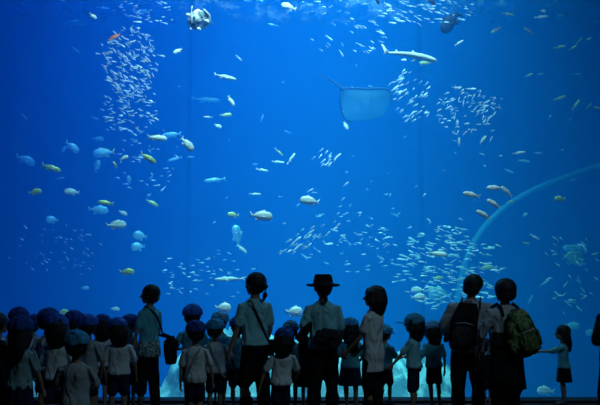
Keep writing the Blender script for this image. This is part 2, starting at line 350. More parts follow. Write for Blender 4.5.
        for i in range(nz+1):
            t = i/nz; zz = b0+(top-b0)*t; ww = wid(zz) if zz > z('cr')+.02*H else [0, .092*bw, .066*bw, 0, -.006*H]
            f_ = (1-t)**1.0*.022*H*flare
            L.append((zz, ww[1]+m_*.8+f_, ww[2]+m_*.8+f_, 0, ww[4]))
        g.loft(L, n=72, pleat=.03).map(shear).build('skirt', bmat, root)
    # ---- shoes
    for sd, Hh, Kn, A in legs:
        g = Geo().tube([A+Vector((0, -.022*H, -.018*H)), A+Vector((0, .03*H, -.018*H)), A+Vector((0, .088*H, -.026*H))], [.024*H, .025*H, .019*H], up=(1, 0, 0), flat=.85)
        g.tube([A+Vector((0, -.012*H, .002*H)), A+Vector((0, -.008*H, -.02*H))], [.024*H, .026*H])
        g.map(lambda p: Vector((p.x, p.y, max(p.z, .010)))); sh_ = g.build('shoe', shoes, root, voxel=.009)
        g = Geo().tube([A+Vector((0, -.03*H, 0)), A+Vector((0, .03*H, 0)), A+Vector((0, .092*H, 0))], [.025*H, .027*H, .021*H], flat=.3, up=(0, 0, 1)); zz = A.z
        g.map(lambda p: Vector((p.x, p.y, max(0.001, min(.014, .007+(p.z-zz)))))).build('sole', SHOE, sh_)
    # ---- cap
    if cap is not None and cap != 'sunhat':
        cz = hc+Vector((0, -.03*hf, .10*hf)); g = Geo()
        g.ball(cz, (hx*1.30, hy*1.22, hf*.47), n=36, m=14, zlo=-.28)
        g.map(lambda p: p+Vector((0, 0, .012*H*0))+(p-cz).normalized()*.006*noise.noise(p*22))
        c = g.map(hd).map(shear).build('cap', cap, root)
        g = Geo(); bz = cz+Vector((0, 0, -.11*hf)); 
        nb = 18
        for i in range(nb+1):
            a = PI*(.06+.88*i/nb); o1 = Vector((hx*1.22*math.cos(a), hy*1.16*math.sin(a), 0)); o2 = Vector((hx*1.22*math.cos(a), hy*1.16*math.sin(a)+brim*.36*hf*math.sin(a)**.8, -.05*hf*math.sin(a)))
            g.v += [tuple(bz+o1+Vector((0, 0, .006))), tuple(bz+o1-Vector((0, 0, .002))), tuple(bz+o2+Vector((0, 0, .004))), tuple(bz+o2-Vector((0, 0, .003)))]
        for i in range(nb):
            a = i*4; b = a+4; g.f += [(a, b, b+2, a+2), (a+1, a+3, b+3, b+1), (a+2, b+2, b+3, a+3), (a, a+1, b+1, b)]
        g.f += [(0, 2, 3, 1), (nb*4, nb*4+1, nb*4+3, nb*4+2)]
        g.map(hd).map(shear).build('brim', cap, c)
        Geo().ball(cz+Vector((0, 0, hf*.47)), (.01, .01, .006)).map(hd).map(shear).build('button', cap, c)
    if cap == 'sunhat':
        cz = hc+Vector((0, -.03*hf, .16*hf)); g = Geo()
        g.loft([(cz.z-.02*hf, hx*1.16, hy*1.08, 0, cz.y), (cz.z+.22*hf, hx*1.08, hy*1.0, 0, cz.y), (cz.z+.38*hf, hx*1.0, hy*.93, 0, cz.y), (cz.z+.44*hf, hx*.84, hy*.78, 0, cz.y)], n=36)
        c = g.map(hd).map(shear).build('hat', BLACK, root)
        def wob(p): r = (p-cz); a = math.atan2(r.y, r.x); k = max(0, (Vector((r.x, r.y)).length/hx-1.1)); return p+Vector((0, 0, .02*k*math.sin(2*a+.6)-.012*k))
        Geo().loft([(cz.z-.03*hf, hx*1.1, hy*1.04, 0, cz.y), (cz.z-.045*hf, hx*1.55, hy*1.42, 0, cz.y), (cz.z-.06*hf, hx*1.95, hy*1.75, 0, cz.y), (cz.z-.04*hf, hx*1.96, hy*1.76, 0, cz.y), (cz.z-.02*hf, hx*1.5, hy*1.4, 0, cz.y), (cz.z+.0*hf, hx*1.1, hy*1.04, 0, cz.y)], n=48).map(wob).map(hd).map(shear).build('brim', BLACK, c)
        Geo().loft([(cz.z, hx*1.18, hy*1.1, 0, cz.y), (cz.z+.1*hf, hx*1.15, hy*1.07, 0, cz.y)], n=36).map(hd).map(shear).build('hatband', DENIM, c)
    info = dict(root=root, H=H, wid=wid, shear=shear, z=z, m=m_, arms=arms, legs=legs, hf=hf, chin=chin)
    if strap: crossbody(info, *strap)
    return info
def crossbody(I, side, zlow=.46, m=STRAPM, wdt=.011, xl=.105):
    """a band from one shoulder to the opposite hip, around the trunk; side +1: over the right shoulder"""
    H = I['H']; pts = []; n = 22
    for half in (0, 1):
        for i in range(n):
            t = i/n if half == 0 else 1-i/n
            zz = I['z']('sh')+.012*H-(I['z']('sh')+.012*H-zlow*H)*t; x = side*(.055-(.055+xl)*t)*H
            w_ = I['wid'](zz); rx = max(w_[1], .086*H)+I['m']*1.3+.008; ry = max(w_[2], .057*H)+I['m']*1.3+.008
            y = math.sqrt(max(.0, 1-(x/rx)**2))*ry
            pts.append(I['shear'](Vector((x, (-y if half == 0 else y)+w_[4], zz))))
    g = Geo(); N_ = len(pts); W = wdt
    for i, p in enumerate(pts):
        t = (pts[(i+1) % N_]-pts[i-1]).normalized(); nr = Vector((p.x, p.y, 0)).normalized(); sd = t.cross(nr).normalized()
        for a, b in ((-1, -1), (1, -1), (1, 1), (-1, 1)): g.v.append(tuple(p+sd*a*W+nr*b*.003))
    for i in range(N_):
        a = i*4; b = ((i+1) % N_)*4
        for k in range(4): g.f.append((a+k, a+(k+1) % 4, b+(k+1) % 4, b+k))
    return g.build('cross_strap', m, I['root'], smooth=False)
def carried(I, name, label, cat):
    r = bpy.data.objects.new(name, None); COL.objects.link(r); r.location = I['root'].location; r.rotation_euler = I['root'].rotation_euler
    return tag(r, label, cat)
def backpack(I, label, m, mt, zc=.66, w_=.30, h_=.46, d_=.17, tilt=0, xo=0):
    H = I['H']; r = carried(I, 'backpack', label, 'backpack'); t = I['wid'](zc*H); y0 = -(t[2]+I['m']+.016)
    T = Matrix.Rotation(math.radians(tilt), 4, 'Y')
    def pl(p):
        q = T @ Vector((p.x, p.y, p.z)); return I['shear'](Vector((q.x+xo, q.y+y0+t[4], q.z+zc*H)))
    g = Geo(); L = []
    for i in range(15):
        u = i/14; zz = -h_/2+h_*u; k = math.sin(PI*(.12+.76*u))**.45; L.append((zz, w_/2*k*(1-.12*u), d_/2*k*(1-.25*u), 0, -d_/2*(1-.1*u)))
    g.loft(L, n=40, e=3.2).map(lambda p: p+Vector((0, 0, 0))+Vector((p.x, p.y, 0))*.10*noise.noise(p*9)); b = g.map(pl).build('pack_body', m, r)
    L = []
    for i in range(9):
        u = i/8; k = math.sin(PI*(.12+.76*u))**.45; L.append((-h_*.42+h_*.42*u, w_*.38*k, .045*k, 0, -d_*.98))
    Geo().loft(L, n=32, e=3).map(lambda p: p+Vector((p.x, p.y+d_, 0))*.1*noise.noise(p*11)).map(pl).build('front_pocket', mt, r)
    L = []
    for i in range(7):
        u = i/6; k = math.sin(PI*(.12+.76*u))**.45; L.append((h_*.06+h_*.24*u, w_*.32*k, .03*k, 0, -d_*.9))
    Geo().loft(L, n=32, e=3).map(pl).build('top_pocket', m, r)
    for sd in (-1, 1):
        L = [(-h_*.38+h_*.34*i/6, .035*math.sin(PI*(.12+.76*i/6))**.4, .05*math.sin(PI*(.12+.76*i/6))**.4, sd*w_*.5, -d_*.5) for i in range(7)]
        Geo().loft(L, n=20).map(pl).build('side_pocket', mt, r)
    for sd in (-1, 1):
        Geo().tube([(sd*w_*.27, -d_*.5-.0, h_*.47-abs(h_*.06)), (sd*w_*.27, -d_*1.02, h_*.26), (sd*w_*.27, -d_*1.2, -h_*.05), (sd*w_*.27, -d_*1.1, -h_*.4)], .011, flat=.35, up=(1, 0, 0), n=8).map(pl).build('compression_strap', STRAPM, r)
    Geo().tube([(-w_*.3, -d_*1.04, h_*.05), (0, -d_*1.3, h_*.09), (w_*.3, -d_*1.04, h_*.05)], .006, n=8).map(pl).build('zip', STRAPW, r)
    Geo().tube([(-.04, -d_*.3, h_*.46), (-.03, -d_*.3, h_*.53), (.03, -d_*.3, h_*.53), (.04, -d_*.3, h_*.46)], .008, n=8).map(pl).build('grab_handle', STRAPM, r)
    # shoulder straps over the shoulders, down the chest and back under the arms
    for sd in (-1, 1):
        pts = []
        shz = I['z']('sh')+.03*H; x = sd*.062*H
        tz = [(zc*H+h_*.36, -1), (shz-.02*H, -1), (shz+.006, 0), (shz-.02*H, 1), (I['z']('ch'), 1), (I['z']('wa')+.02*H, 1)]
        for zz, s_ in tz:
            ww = I['wid'](min(zz, I['z']('sh')-.02*H)); ry = (max(ww[2], .056*H)+I['m']+.014)*s_
            pts.append(Vector((x*(1+.12*(s_ > 0)), ry*(.75 if abs(zz-shz+.02*H) < 1e-4 else 1)+ww[4], zz)))
        wz = zc*H-h_*.3; ww = I['wid'](wz); pts += [Vector((sd*(ww[1]+I['m']+.03), 0, wz+.05)), Vector((sd*w_*.4, -(ww[2]+I['m']+.01), wz))]
        Geo().tube(pts, .024, flat=.35, up=(1, 0, 0) if 1 else 0, n=10).map(I['shear']).build('shoulder_strap', STRAPM, r)
    return r
def bag(I, name, label, c, sz, m, cat='bag', strap_side=None, strap_z=.5, flap=True, tilt=0):
    """soft bag hanging at local point c (metres); strap over the given shoulder down to it"""
    r = carried(I, name, label, cat); c = Vector(c); T = Matrix.Rotation(math.radians(tilt), 3, 'Y')
    L = []
    for i in range(13):
        u = i/12; k = math.sin(PI*(.10+.78*u))**.5; L.append((-sz[2]/2+sz[2]*u, sz[0]/2*k*(1.08-.25*u), sz[1]/2*k*(1.1-.4*u), 0, 0))
    pl = lambda p: c+T @ (p+Vector((p.x, p.y, 0))*.22*noise.noise(p*8+c))
    Geo().loft(L, n=36, e=2.6).map(pl).build('bag_body', m, r)
    if flap: Geo().loft([(sz[2]*(.02+.085*i), sz[0]*.50*k, sz[1]*.50*k+.006, 0, -.004) for i, k in enumerate((.93, .97, .97, .93, .84))], n=36, e=2.6).map(lambda p: c+T @ p).build('flap', m, r)
    if strap_side is not None:
        H = I['H']; S = Vector((strap_side*.05*H, 0, I['z']('sh')+.026*H+.006)); pts = []
        for s_ in (-1, 1):
            seq = []
            for i in range(9):
                t = i/8; p = S.lerp(c+Vector((0, s_*sz[1]*.2, sz[2]*.44)), t); ww = I['wid'](min(p.z, I['z']('sh')-.01*H)); rx = ww[1]+I['m']+.012; ry = max(ww[2], .056*H)+I['m']+.014
                if abs(p.x) < rx and 0 < t < .97: p.y = s_*ry*math.sqrt(max(0, 1-(p.x/rx)**2))*min(1, t*5)+p.y*.2
                seq.append(p)
            pts += seq[::-1] if s_ < 0 else seq[1:]
        Geo().tube(pts, .018, flat=.35, up=(1, 0, 0), n=8).map(I['shear']).build('shoulder_strap', STRAPM, r)
    return r
D_ = -1
HANG = lambda sd, o=.3, f=.1, b=.25: ((sd*o, f, D_), (sd*o*.3, b, D_))
# --- adults
A1 = person(150, 285, 76, 'short-haired woman seen from the side, teal top over a printed hem', face=58, age='a', build=.90, shirt=TEAL, sleeve=.6, hem=.56, bottom='trousers', bmat=BLACK, hair='crop', cap=None,
            head=(25, 0, 0), armL=((-.28, .1, -1), (-.02, .3, -1)), armR=((.25, .1, -1), (-.3, .5, -1)), feet=((-.05, .03), (.06, -.03)), eyes=True, flare=1.15)
Geo().loft([(.44*A1['H'], .105*A1['H'], .082*A1['H'], 0, -.005), (.49*A1['H'], .104*A1['H'], .080*A1['H'], 0, -.008), (.54*A1['H'], .098*A1['H'], .072*A1['H'], 0, -.004), (.58*A1['H'], .09*A1['H'], .064*A1['H'], 0, 0)], n=48, pleat=.02).map(A1['shear']).build('printed_hem', PRINT, A1['root'])
bag(A1, 'shoulder_bag', 'black shoulder bag hanging behind the woman in the teal top', (.12, -.27, .80), (.20, .16, .36), BLACK, strap_side=-1)
A2 = person(255, 273, 82, 'woman with dark ponytail and thin cross strap holding the hand of a small child', face=24, age='a', build=.93, shirt=MINT, sleeve=.7, hem=.52, bottom='trousers', bmat=BLACK, hair='pony', head=(30, 0, 0),
            armL=((-.22, .1, -1), (-.3, .12, -1)), armR=((.2, .1, -1), (-.1, .6, -1)), strap=(-1, .50), feet=((-.05, .02), (.07, -.02)), flare=1.25)
bag(A2, 'shoulder_bag', 'small dark bag at the hip of the woman with the ponytail', (.22, .03, .88), (.10, .16, .20), BLACK)
A3 = person(323, 274, 80, 'woman in a dark brimmed hat and pale teal shirt with a waist bag', face=0, age='a', build=1.02, shirt=MINT, sleeve=.8, hem=.50, bottom='trousers', bmat=BLACK, hair='pony', cap='sunhat', head=(10, 0, 0),
            armL=((-.32, -.02, -1), (.1, .9, -.5)), armR=((.22, .1, -1), (-.2, .8, -.7)), feet=((-.07, 0), (.065, 0)), flare=1.35)
bag(A3, 'waist_bag', 'lumpy dark waist bag across the back of the woman in the brimmed hat', (.07, -.175, 1.0), (.36, .15, .22), cloth('dark_nylon', (.012, .014, .02), (.03, .035, .045), 20), tilt=8)
_r = carried(A3, 'jacket', 'dark folded jacket over the bent arm of the woman in the brimmed hat', 'jacket')
Geo().tube([(-.17, -.05, 1.14), (-.23, -.06, 1.08), (-.27, -.02, .99), (-.22, .06, .93), (-.15, .12, .92)], [.06, .09, .085, .08, .05], flat=.7).map(lambda p: p+p.normalized()*.03*noise.noise(p*12)).build('folded_cloth', BLACK, _r, voxel=.01)
A4 = person(374, 286, 83, 'long-haired woman in profile in a short-sleeved white top looking towards the shoal', face=58, age='a', build=1.0, shirt=WHITE, sleeve=.62, hem=.385, bottom='trousers', bmat=BLACK, hair='bob', head=(20, 0, 0),
            armL=((-.05, .38, -1), (.05, .75, -.75)), armR=((.05, .30, -1), (-.1, .8, -.7)), eyes=True, feet=((-.04, .02), (.04, -.02)), lean=(0, -.015), flare=1.05)
bag(A4, 'handbag', 'dark handbag held in front of the long-haired woman in profile', (0, .27, .93), (.24, .10, .20), BLACK)
A5 = person(473, 275, 80, 'man with a large black backpack and dark trousers beside the man in the green pack', face=-10, age='a', sex='m', build=1.14, shirt=GREY, sleeve=.85, hem=.47, bottom='trousers', bmat=DENIM, hair='crop', head=(-25, -6, 4), lean=(.05, .02),
            armL=((-.4, .2, -1), (.1, 1, -.3)), armR=((.42, .12, -1), (-.2, .55, -1)), feet=((-.075, 0), (.07, .02)), flare=1.3)
backpack(A5, 'large black backpack with pockets worn by the taller man', cloth('black_nylon', (.012, .012, .014), (.004, .004, .005), 10), cloth('grey_black_nylon', (.03, .03, .034)), w_=.36, h_=.56, d_=.2, tilt=6, zc=.655, xo=-.07)
CAMO = cloth('green_patterned_cloth', (.05, .13, .04), (.25, .27, .13), 14)
A6 = person(504, 279, 88, 'man with a green patterned backpack and long dark trousers', face=18, age='a', sex='m', build=1.0, shirt=GREY, sleeve=1.4, hem=.30, bottom='trousers', bmat=BLACK, hair='short', head=(12, 0, 0),
            armL=((-.32, .3, -1), (.2, .7, -1)), armR=((.3, .3, -1), (0, .8, -.9)), feet=((-.06, 0), (.06, .02)), flare=1.5)
# dark long coat tail over the shirt
Geo().loft([(.29*A6['H'], .135*A6['H'], .088*A6['H'], 0, -.01), (.4*A6['H'], .122*A6['H'], .088*A6['H'], 0, -.01), (.5*A6['H'], .116*A6['H'], .085*A6['H'], 0, -.01), (.6*A6['H'], .104*A6['H'], .074*A6['H'], 0, 0), (.66*A6['H'], .098*A6['H'], .07*A6['H'], 0, 0)], n=48).build('dark_jacket_tail', BLACK, A6['root'])
backpack(A6, 'green patterned backpack slung on the man in the long dark jacket tail', CAMO, cloth('olive_cloth', (.12, .16, .06), (.03, .06, .02), 18), w_=.34, h_=.50, d_=.2, tilt=-18, zc=.66, xo=.07)
A7 = person(613, 284, 88, 'person cut off by the edge of the view, in dark clothes with one elbow out', face=30, age='a', sex='m', build=1.05, shirt=BLACK, sleeve=1.0, hem=.47, bottom='trousers', bmat=BLACK, hair='short',
            armL=((-.45, -.1, -1), (.8, .5, -.1)), feet=((-.09, -.02), (.07, 0)), flare=1.5, lean=(.03, 0))
# --- girl at the window
G1 = person(562, 325, 72, 'small girl with loose dark hair stretching one arm towards the window', face=72, shirt=TEAL, sleeve=.9, hem=.47, bottom='skirt', blen=.30, bmat=BLACK, hair='long', head=(10, 0, 0), eyes=True,
            armL=((-.3, 1, -.32), (-.2, 1, -.02)), armR=((.12, .1, -1), (.1, .2, -1)), lean=(0, .0), feet=((-.035, 0), (.035, .02)))
# --- children
kids = [
 # px, ytop, s, label, options
 (0, 313, 82, 'bare-headed dark-haired child cut off by the edge beside the capped crowd', dict(face=-20, hair='short', shirt=GREY)),
 (22, 317, 97, 'long-haired child in a navy cap nearest the edge of the crowd, teal-grey top', dict(face=-8, cap=CAPD, hair='long', shirt=cloth('grey_teal_cotton', (.22, .36, .38)), hem=.45, bottom='skirt', blen=.24)),
 (20, 308, 76, 'child whose navy cap rises just above the long-haired child', dict(face=0, cap=CAPD, hair='crop')),
 (34, 315, 72, 'child in a dark cap half hidden between two capped children', dict(face=15, cap=CAPD, hair='crop', shirt=GREY)),
 (49, 309, 82, 'tall child in a round navy cap with one white sleeve showing', dict(face=-15, cap=CAPD, hair='crop', armR=((.5, .2, -1), (-.3, .8, -.3)))),
 (58, 315, 89, 'child in a royal blue cap and pale shirt with folded arms before the tall child', dict(face=5, cap=CAPB, hair='bob', shirt=WHITE, armL=((-.4, .3, -1), (.5, .9, 0)))),
 (75, 311, 76, 'child in a navy cap standing directly behind the nearest child in the teal cap', dict(face=0, cap=CAPD, hair='crop')),
 (77, 331, 108, 'nearest child, in a teal cap and wrinkled grey shirt', dict(face=8, cap=CAPT, hair='crop', shirt=GREY, hem=.34, build=1.08, armL=((-.35, .3, -1), (.3, .9, -.2)), armR=((.35, .3, -1), (-.3, .9, -.2)))),
 (89, 315, 83, 'child in a blue cap peeping over the shoulder of the nearest child', dict(face=-12, cap=CAPB, hair='crop', shirt=GREY)),
 (102, 315, 75, 'child in a navy cap bending one arm across towards a neighbour', dict(face=28, cap=CAPD, hair='bob', shirt=WHITE, armL=((-.2, .3, -1), (-.6, .9, .15)))),
 (120, 318, 82, 'child in a broad royal blue cap and white shirt, head tipped to one side', dict(face=10, cap=CAPB, hair='bob', build=1.05, shirt=WHITE, head=(0, 0, -14), bottom='shorts')),
 (131, 315, 74, 'child in a navy cap with face turned in profile beside the tipped royal blue cap', dict(face=-45, cap=CAPD, hair='crop', shirt=GREY, head=(-35, 0, 0), eyes=True)),
 (193, 305, 75, 'tallest boy in a royal blue cap behind the pair in crossed straps', dict(face=0, cap=CAPB, hair='crop', shirt=TEAL, build=1.05, armL=((-.6, .1, -1), (.6, .8, -.1)))),
 (196, 321, 86, 'child in a navy cap and white shirt, a thin strap crossing the back', dict(face=0, cap=CAPD, hair='crop', shirt=WHITE, hem=.44, strap=(1, .44, STRAPW), armL=((-.25, 0, -1), (-.05, .2, -1)))),
 (216, 319, 80, 'child in a teal cap and white shirt beside the navy-capped one with the thin strap', dict(face=-5, cap=CAPT, hair='crop', shirt=WHITE, strap=(-1, .42, STRAPW), armR=((.55, .1, -1), (.15, .3, -1)))),
 (221, 312, 72.5, 'child in a light blue cap mostly hidden behind the child with the slanting strap', dict(face=-10, cap=CAPL, hair='crop', shirt=TEAL)),
 (238, 317, 76, 'child in a blue cap holding hands with the woman with the ponytail', dict(face=0, cap=CAPB, hair='crop', shirt=TEAL, armR=((.35, .15, -1), (.2, .4, -1)))),
 (284, 328, 88, 'dark-haired child in a white shirt leaning beside the ponytail woman', dict(face=8, cap=CAPD, hair='bob', brim=.7, shirt=WHITE, lean=(.03, 0), armL=((-.5, .0, -1), (-.25, .2, -1)), armR=((.5, .2, -1), (.1, .9, -.4)))),
 (291, 321, 74, 'child in a light blue cap standing behind the dark-haired leaning child', dict(face=0, cap=CAPL, hair='crop', shirt=TEAL, bottom='skirt')),
 (306, 336, 74, 'small child in dark clothes tucked in beside the woman in the brimmed hat', dict(face=-15, hair='bob', shirt=BLACK, bottom='skirt')),
 (350, 318, 75, 'child in a teal cap and dark skirt, between the brimmed-hat woman and the long-haired woman', dict(face=0, cap=CAPT, hair='bob', shirt=TEAL, bottom='skirt', blen=.28, flare=1.4, armR=((.3, .3, -1), (-.3, .7, -.5)))),
 (385, 325, 72.5, 'small capped child reaching forward behind the long-haired woman in profile', dict(face=-40, cap=CAPT, hair='crop', shirt=TEAL, armR=((.2, .6, -1), (.1, .9, .1)), armL=((-.2, .3, -1), (0, .8, -.3)))),
 (413, 314, 77, 'child in a peaked cap seen in profile, one arm pointing down and forward', dict(face=62, cap=CAPT, hair='bob', shirt=MINT, brim=1.35, bottom='shorts', blen=.27, flare=1.5, head=(12, 4, 0), eyes=True, armL=((-.15, .75, -1), (-.05, .8, -.9)), armR=((.15, .1, -1), (0, .4, -1)))),
 (433, 321, 73, 'child in a blue cap half covered by the black backpack', dict(face=15, cap=CAPL, hair='bob', shirt=TEAL)),
 (486, 338, 74, 'small child in dark clothes standing between the two men with backpacks', dict(face=0, hair='short', shirt=BLACK, bottom='shorts')),
 (2, 340, 94, 'dark-shirted child low at the edge of the crowd, one shoulder in view', dict(face=-10, hair='crop', shirt=cloth('dark_teal_cotton', (.05, .12, .15)))),
]
KIDS = []
for i, (px, yt, s, l, o) in enumerate(kids):
    o = dict(o); rnd = random.Random(i*7+3); j = lambda a: rnd.uniform(-a, a)
    if i in (12, 15, 16, 18, 22, 23, 20, 21): o.setdefault('bmat', NAVY)
    o.setdefault('armL', ((-.35+j(.1), .1+j(.1), -1), (-.1, .35+j(.2), -1))); o.setdefault('armR', ((.35+j(.1), .1+j(.1), -1), (.1, .35+j(.2), -1)))
    o.setdefault('head', (j(18), 0, j(5))); o.setdefault('feet', ((-.05+j(.015), j(.02)), (.05+j(.015), j(.02)))); o.setdefault('skin', i % 2)
    KIDS.append(person(px, yt, s, l, **o))

# ------------------------------------------------------------------ fish
def fishmat(name, back, side, belly, rough=.35, metal=.25, stripes=None):
    m = bpy.data.materials.new(name); m.use_nodes = True; nt = m.node_tree; b = nt.nodes['Principled BSDF']
    b.inputs['Roughness'].default_value = rough; b.inputs['Metallic'].default_value = metal
    tc = nt.nodes.new('ShaderNodeTexCoord'); sx = nt.nodes.new('ShaderNodeSeparateXYZ'); r = nt.nodes.new('ShaderNodeValToRGB')
    nt.links.new(tc.outputs['Generated'], sx.inputs[0]); nt.links.new(sx.outputs['Z'], r.inputs['Fac']); nt.links.new(r.outputs['Color'], b.inputs['Base Color'])
    e = r.color_ramp.elements; e[0].position = .36; e[0].color = (*belly, 1); e[1].position = .72; e[1].color = (*back, 1)
    k = e.new(.55); k.color = (*side, 1)
    return m
SILVER = fishmat('silver_scales', (.45, .55, .55), (.9, .94, .92), (.95, .95, .93), .35, 0)
PALE = fishmat('pale_scales', (.88, .88, .86), (.92, .92, .9), (.92, .93, .92), .4, 0)
GREEN = fishmat('green_yellow_scales', (.42, .5, .12), (.45, .62, .32), (.65, .7, .55))
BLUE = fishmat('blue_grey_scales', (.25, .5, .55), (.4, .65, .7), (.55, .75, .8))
RED = fishmat('red_scales', (.65, .06, .04), (.8, .18, .10), (.85, .5, .4))
OLIVE = fishmat('olive_scales', (.16, .24, .15), (.3, .4, .28), (.5, .6, .45))
DARK = fishmat('dark_scales', (.006, .012, .02), (.008, .016, .024), (.01, .02, .03), .8, 0)
YTAIL = mat('yellow_fin', (.75, .65, .12), .5); RTAIL = mat('red_fin', (.6, .12, .08), .5); FEYE = mat('fish_eye', (.01, .01, .01), .2)
def fish_body(n=14, deep=.16, thick=.07, g=None, lift=0, seg=11, blunt=.5, curve=0.0):
    """unit-long trunk along +X (nose at +.5), seg rings"""
    R = []
    for i in range(seg+1):
        u = i/seg; x = .5-.86*u                                     # nose .5 .. tail root -.36
        h = deep*(math.sin(PI*min(1, u**blunt*.93+.03))**.85)+.010; t = thick*(math.sin(PI*min(1, u**.6*.95+.03)))+.006
        if u > .8: h = max(h*.8, deep*.16)
        R.append([(x, t*math.cos(2*PI*k/n), h*math.sin(2*PI*k/n)*(1.0 if math.sin(2*PI*k/n) > 0 else .92)+lift*h) for k in range(n)])
    return R
def plate(P, th):
    """thin solid from an outline in the XZ plane"""
    g = Geo(); n = len(P); g.v = [(x, th, z) for x, z in P]+[(x, -th, z) for x, z in P]
    g.f = [tuple(range(n))[::-1], tuple(range(n, 2*n))]+[(i, (i+1) % n, n+(i+1) % n, n+i) for i in range(n)]; return g
SHAPES = {  # deep, thick, blunt, tail height, fork, dorsal height, dorsal (x0, x1)
 'bream': (.205, .075, .60, .17, .09, .07, (.22, -.24)), 'slim': (.085, .05, .62, .10, .07, .045, (.1, -.12)), 'jack': (.135, .06, .62, .16, .12, .05, (.15, -.28)),
 'long': (.052, .04, .55, .07, .06, .04, (-.02, -.2)), 'round': (.30, .10, .6, .17, .07, .09, (.2, -.28)), 'dumpy': (.17, .09, .55, .13, .04, .07, (.18, -.2))}
def make_fish(shape, m, tailm=None, curve=0.0, name='fish'):
    dp, tk, bl, th, fk, dh, (d0, d1) = SHAPES[shape]; tailm = tailm or m
    bend = lambda p: Vector((p.x, p.y+curve*(p.x-.1)**2*(1 if p.x < .1 else .3), p.z))
    root = bpy.data.objects.new(name, None); COL.objects.link(root)
    Geo().rings(fish_body(deep=dp, thick=tk, blunt=bl)).map(bend).build('body', m, root)
    plate([(-.34, dp*.14), (-.42, th*.6), (-.5, th), (-.5+fk*.6, th*.3), (-.5+fk, 0), (-.5+fk*.6, -th*.3), (-.5, -th), (-.42, -th*.6), (-.34, -dp*.14)], .006).map(bend).build('tail_fin', tailm, root)
    top = lambda x: dp*(math.sin(PI*min(1, ((.5-x)/.86)**bl*.93+.03))**.85)
    plate([(d0, top(d0)*.9), (d0-.06, top(d0-.06)+dh), ((d0+d1)/2, top((d0+d1)/2)+dh*.7), (d1-.02, top(d1)+dh*.6), (d1, top(d1)*.8)], .005).map(bend).build('dorsal_fin', tailm, root)
    plate([(-.02, -dp*.85), (-.12, -dp-dh*.5), (-.24, -dp*.75-dh*.4), (-.2, -dp*.5)], .005).map(bend).build('anal_fin', tailm, root)
    for s_ in (-1, 1):
        plate([(.2, -.02), (.08, -.09), (.04, -.04), (.12, .01)], .004).map(lambda p: Vector((p.x, p.y+s_*(tk*.95+(.2-p.x)*.25), p.z))).build('side_fin', tailm, root)
        Geo().ball((.40, s_*tk*.62, dp*.16), (.016, .01, .016), n=8, m=6).build('eye', FEYE, root)
    return root
def copy_fish(src):
    c = src.copy(); COL.objects.link(c)
    for ch in src.children:
        d = ch.copy(); COL.objects.link(d); d.parent = c; d.matrix_parent_inverse = ch.matrix_parent_inverse
    return c
PROTO = {}
def place(o, px, py, Y, L, ang, dr, yaw):
    """ang: tilt of the body axis in the photo (nose up positive for the side it faces), dr: +1 nose to the photo's right; yaw: turn away from side-on"""
    o.location = pix(px, py, Y); a = math.radians(ang); base = 0 if dr > 0 else PI
    o.rotation_euler = (Matrix.Rotation(base+math.radians(yaw), 4, 'Z') @ Matrix.Rotation(-a, 4, 'Y')).to_euler()
    o.scale = (L, L, L)
KM = dict(pale=(PALE, None), green=(GREEN, YTAIL), blue=(BLUE, None), silver=(SILVER, None), red=(RED, RTAIL), olive=(OLIVE, None), oliver=(OLIVE, RTAIL), dark=(DARK, None), bluey=(BLUE, YTAIL), paley=(PALE, YTAIL))
def fish(px, py, Lpx, ang, dr, shape, col, Y, label, group=None, yaw=12, curve=0):
    key = (shape, col, curve)
    if col in ('blue', 'bluey') and Y < 10: Y = min(Y+2.8, 11)
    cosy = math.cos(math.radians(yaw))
    nm = {'bream': 'sea_bream', 'slim': 'slender_fish', 'jack': 'jack_fish', 'long': 'needle_fish', 'round': 'deep_bodied_fish', 'dumpy': 'stout_fish'}[shape]
    if key in PROTO: o = copy_fish(PROTO[key])
    else:
        m, t = KM[col]; o = PROTO[key] = make_fish(shape, m, t, curve, nm)
    place(o, px, py, Y, Lpx*(Y+D0)/F/cosy, ang, dr, yaw)
    for k in ('label', 'group'):
        if k in o: del o[k]
    return tag(o, label, 'fish', group)
FA = 'faint blue fish of the open water'
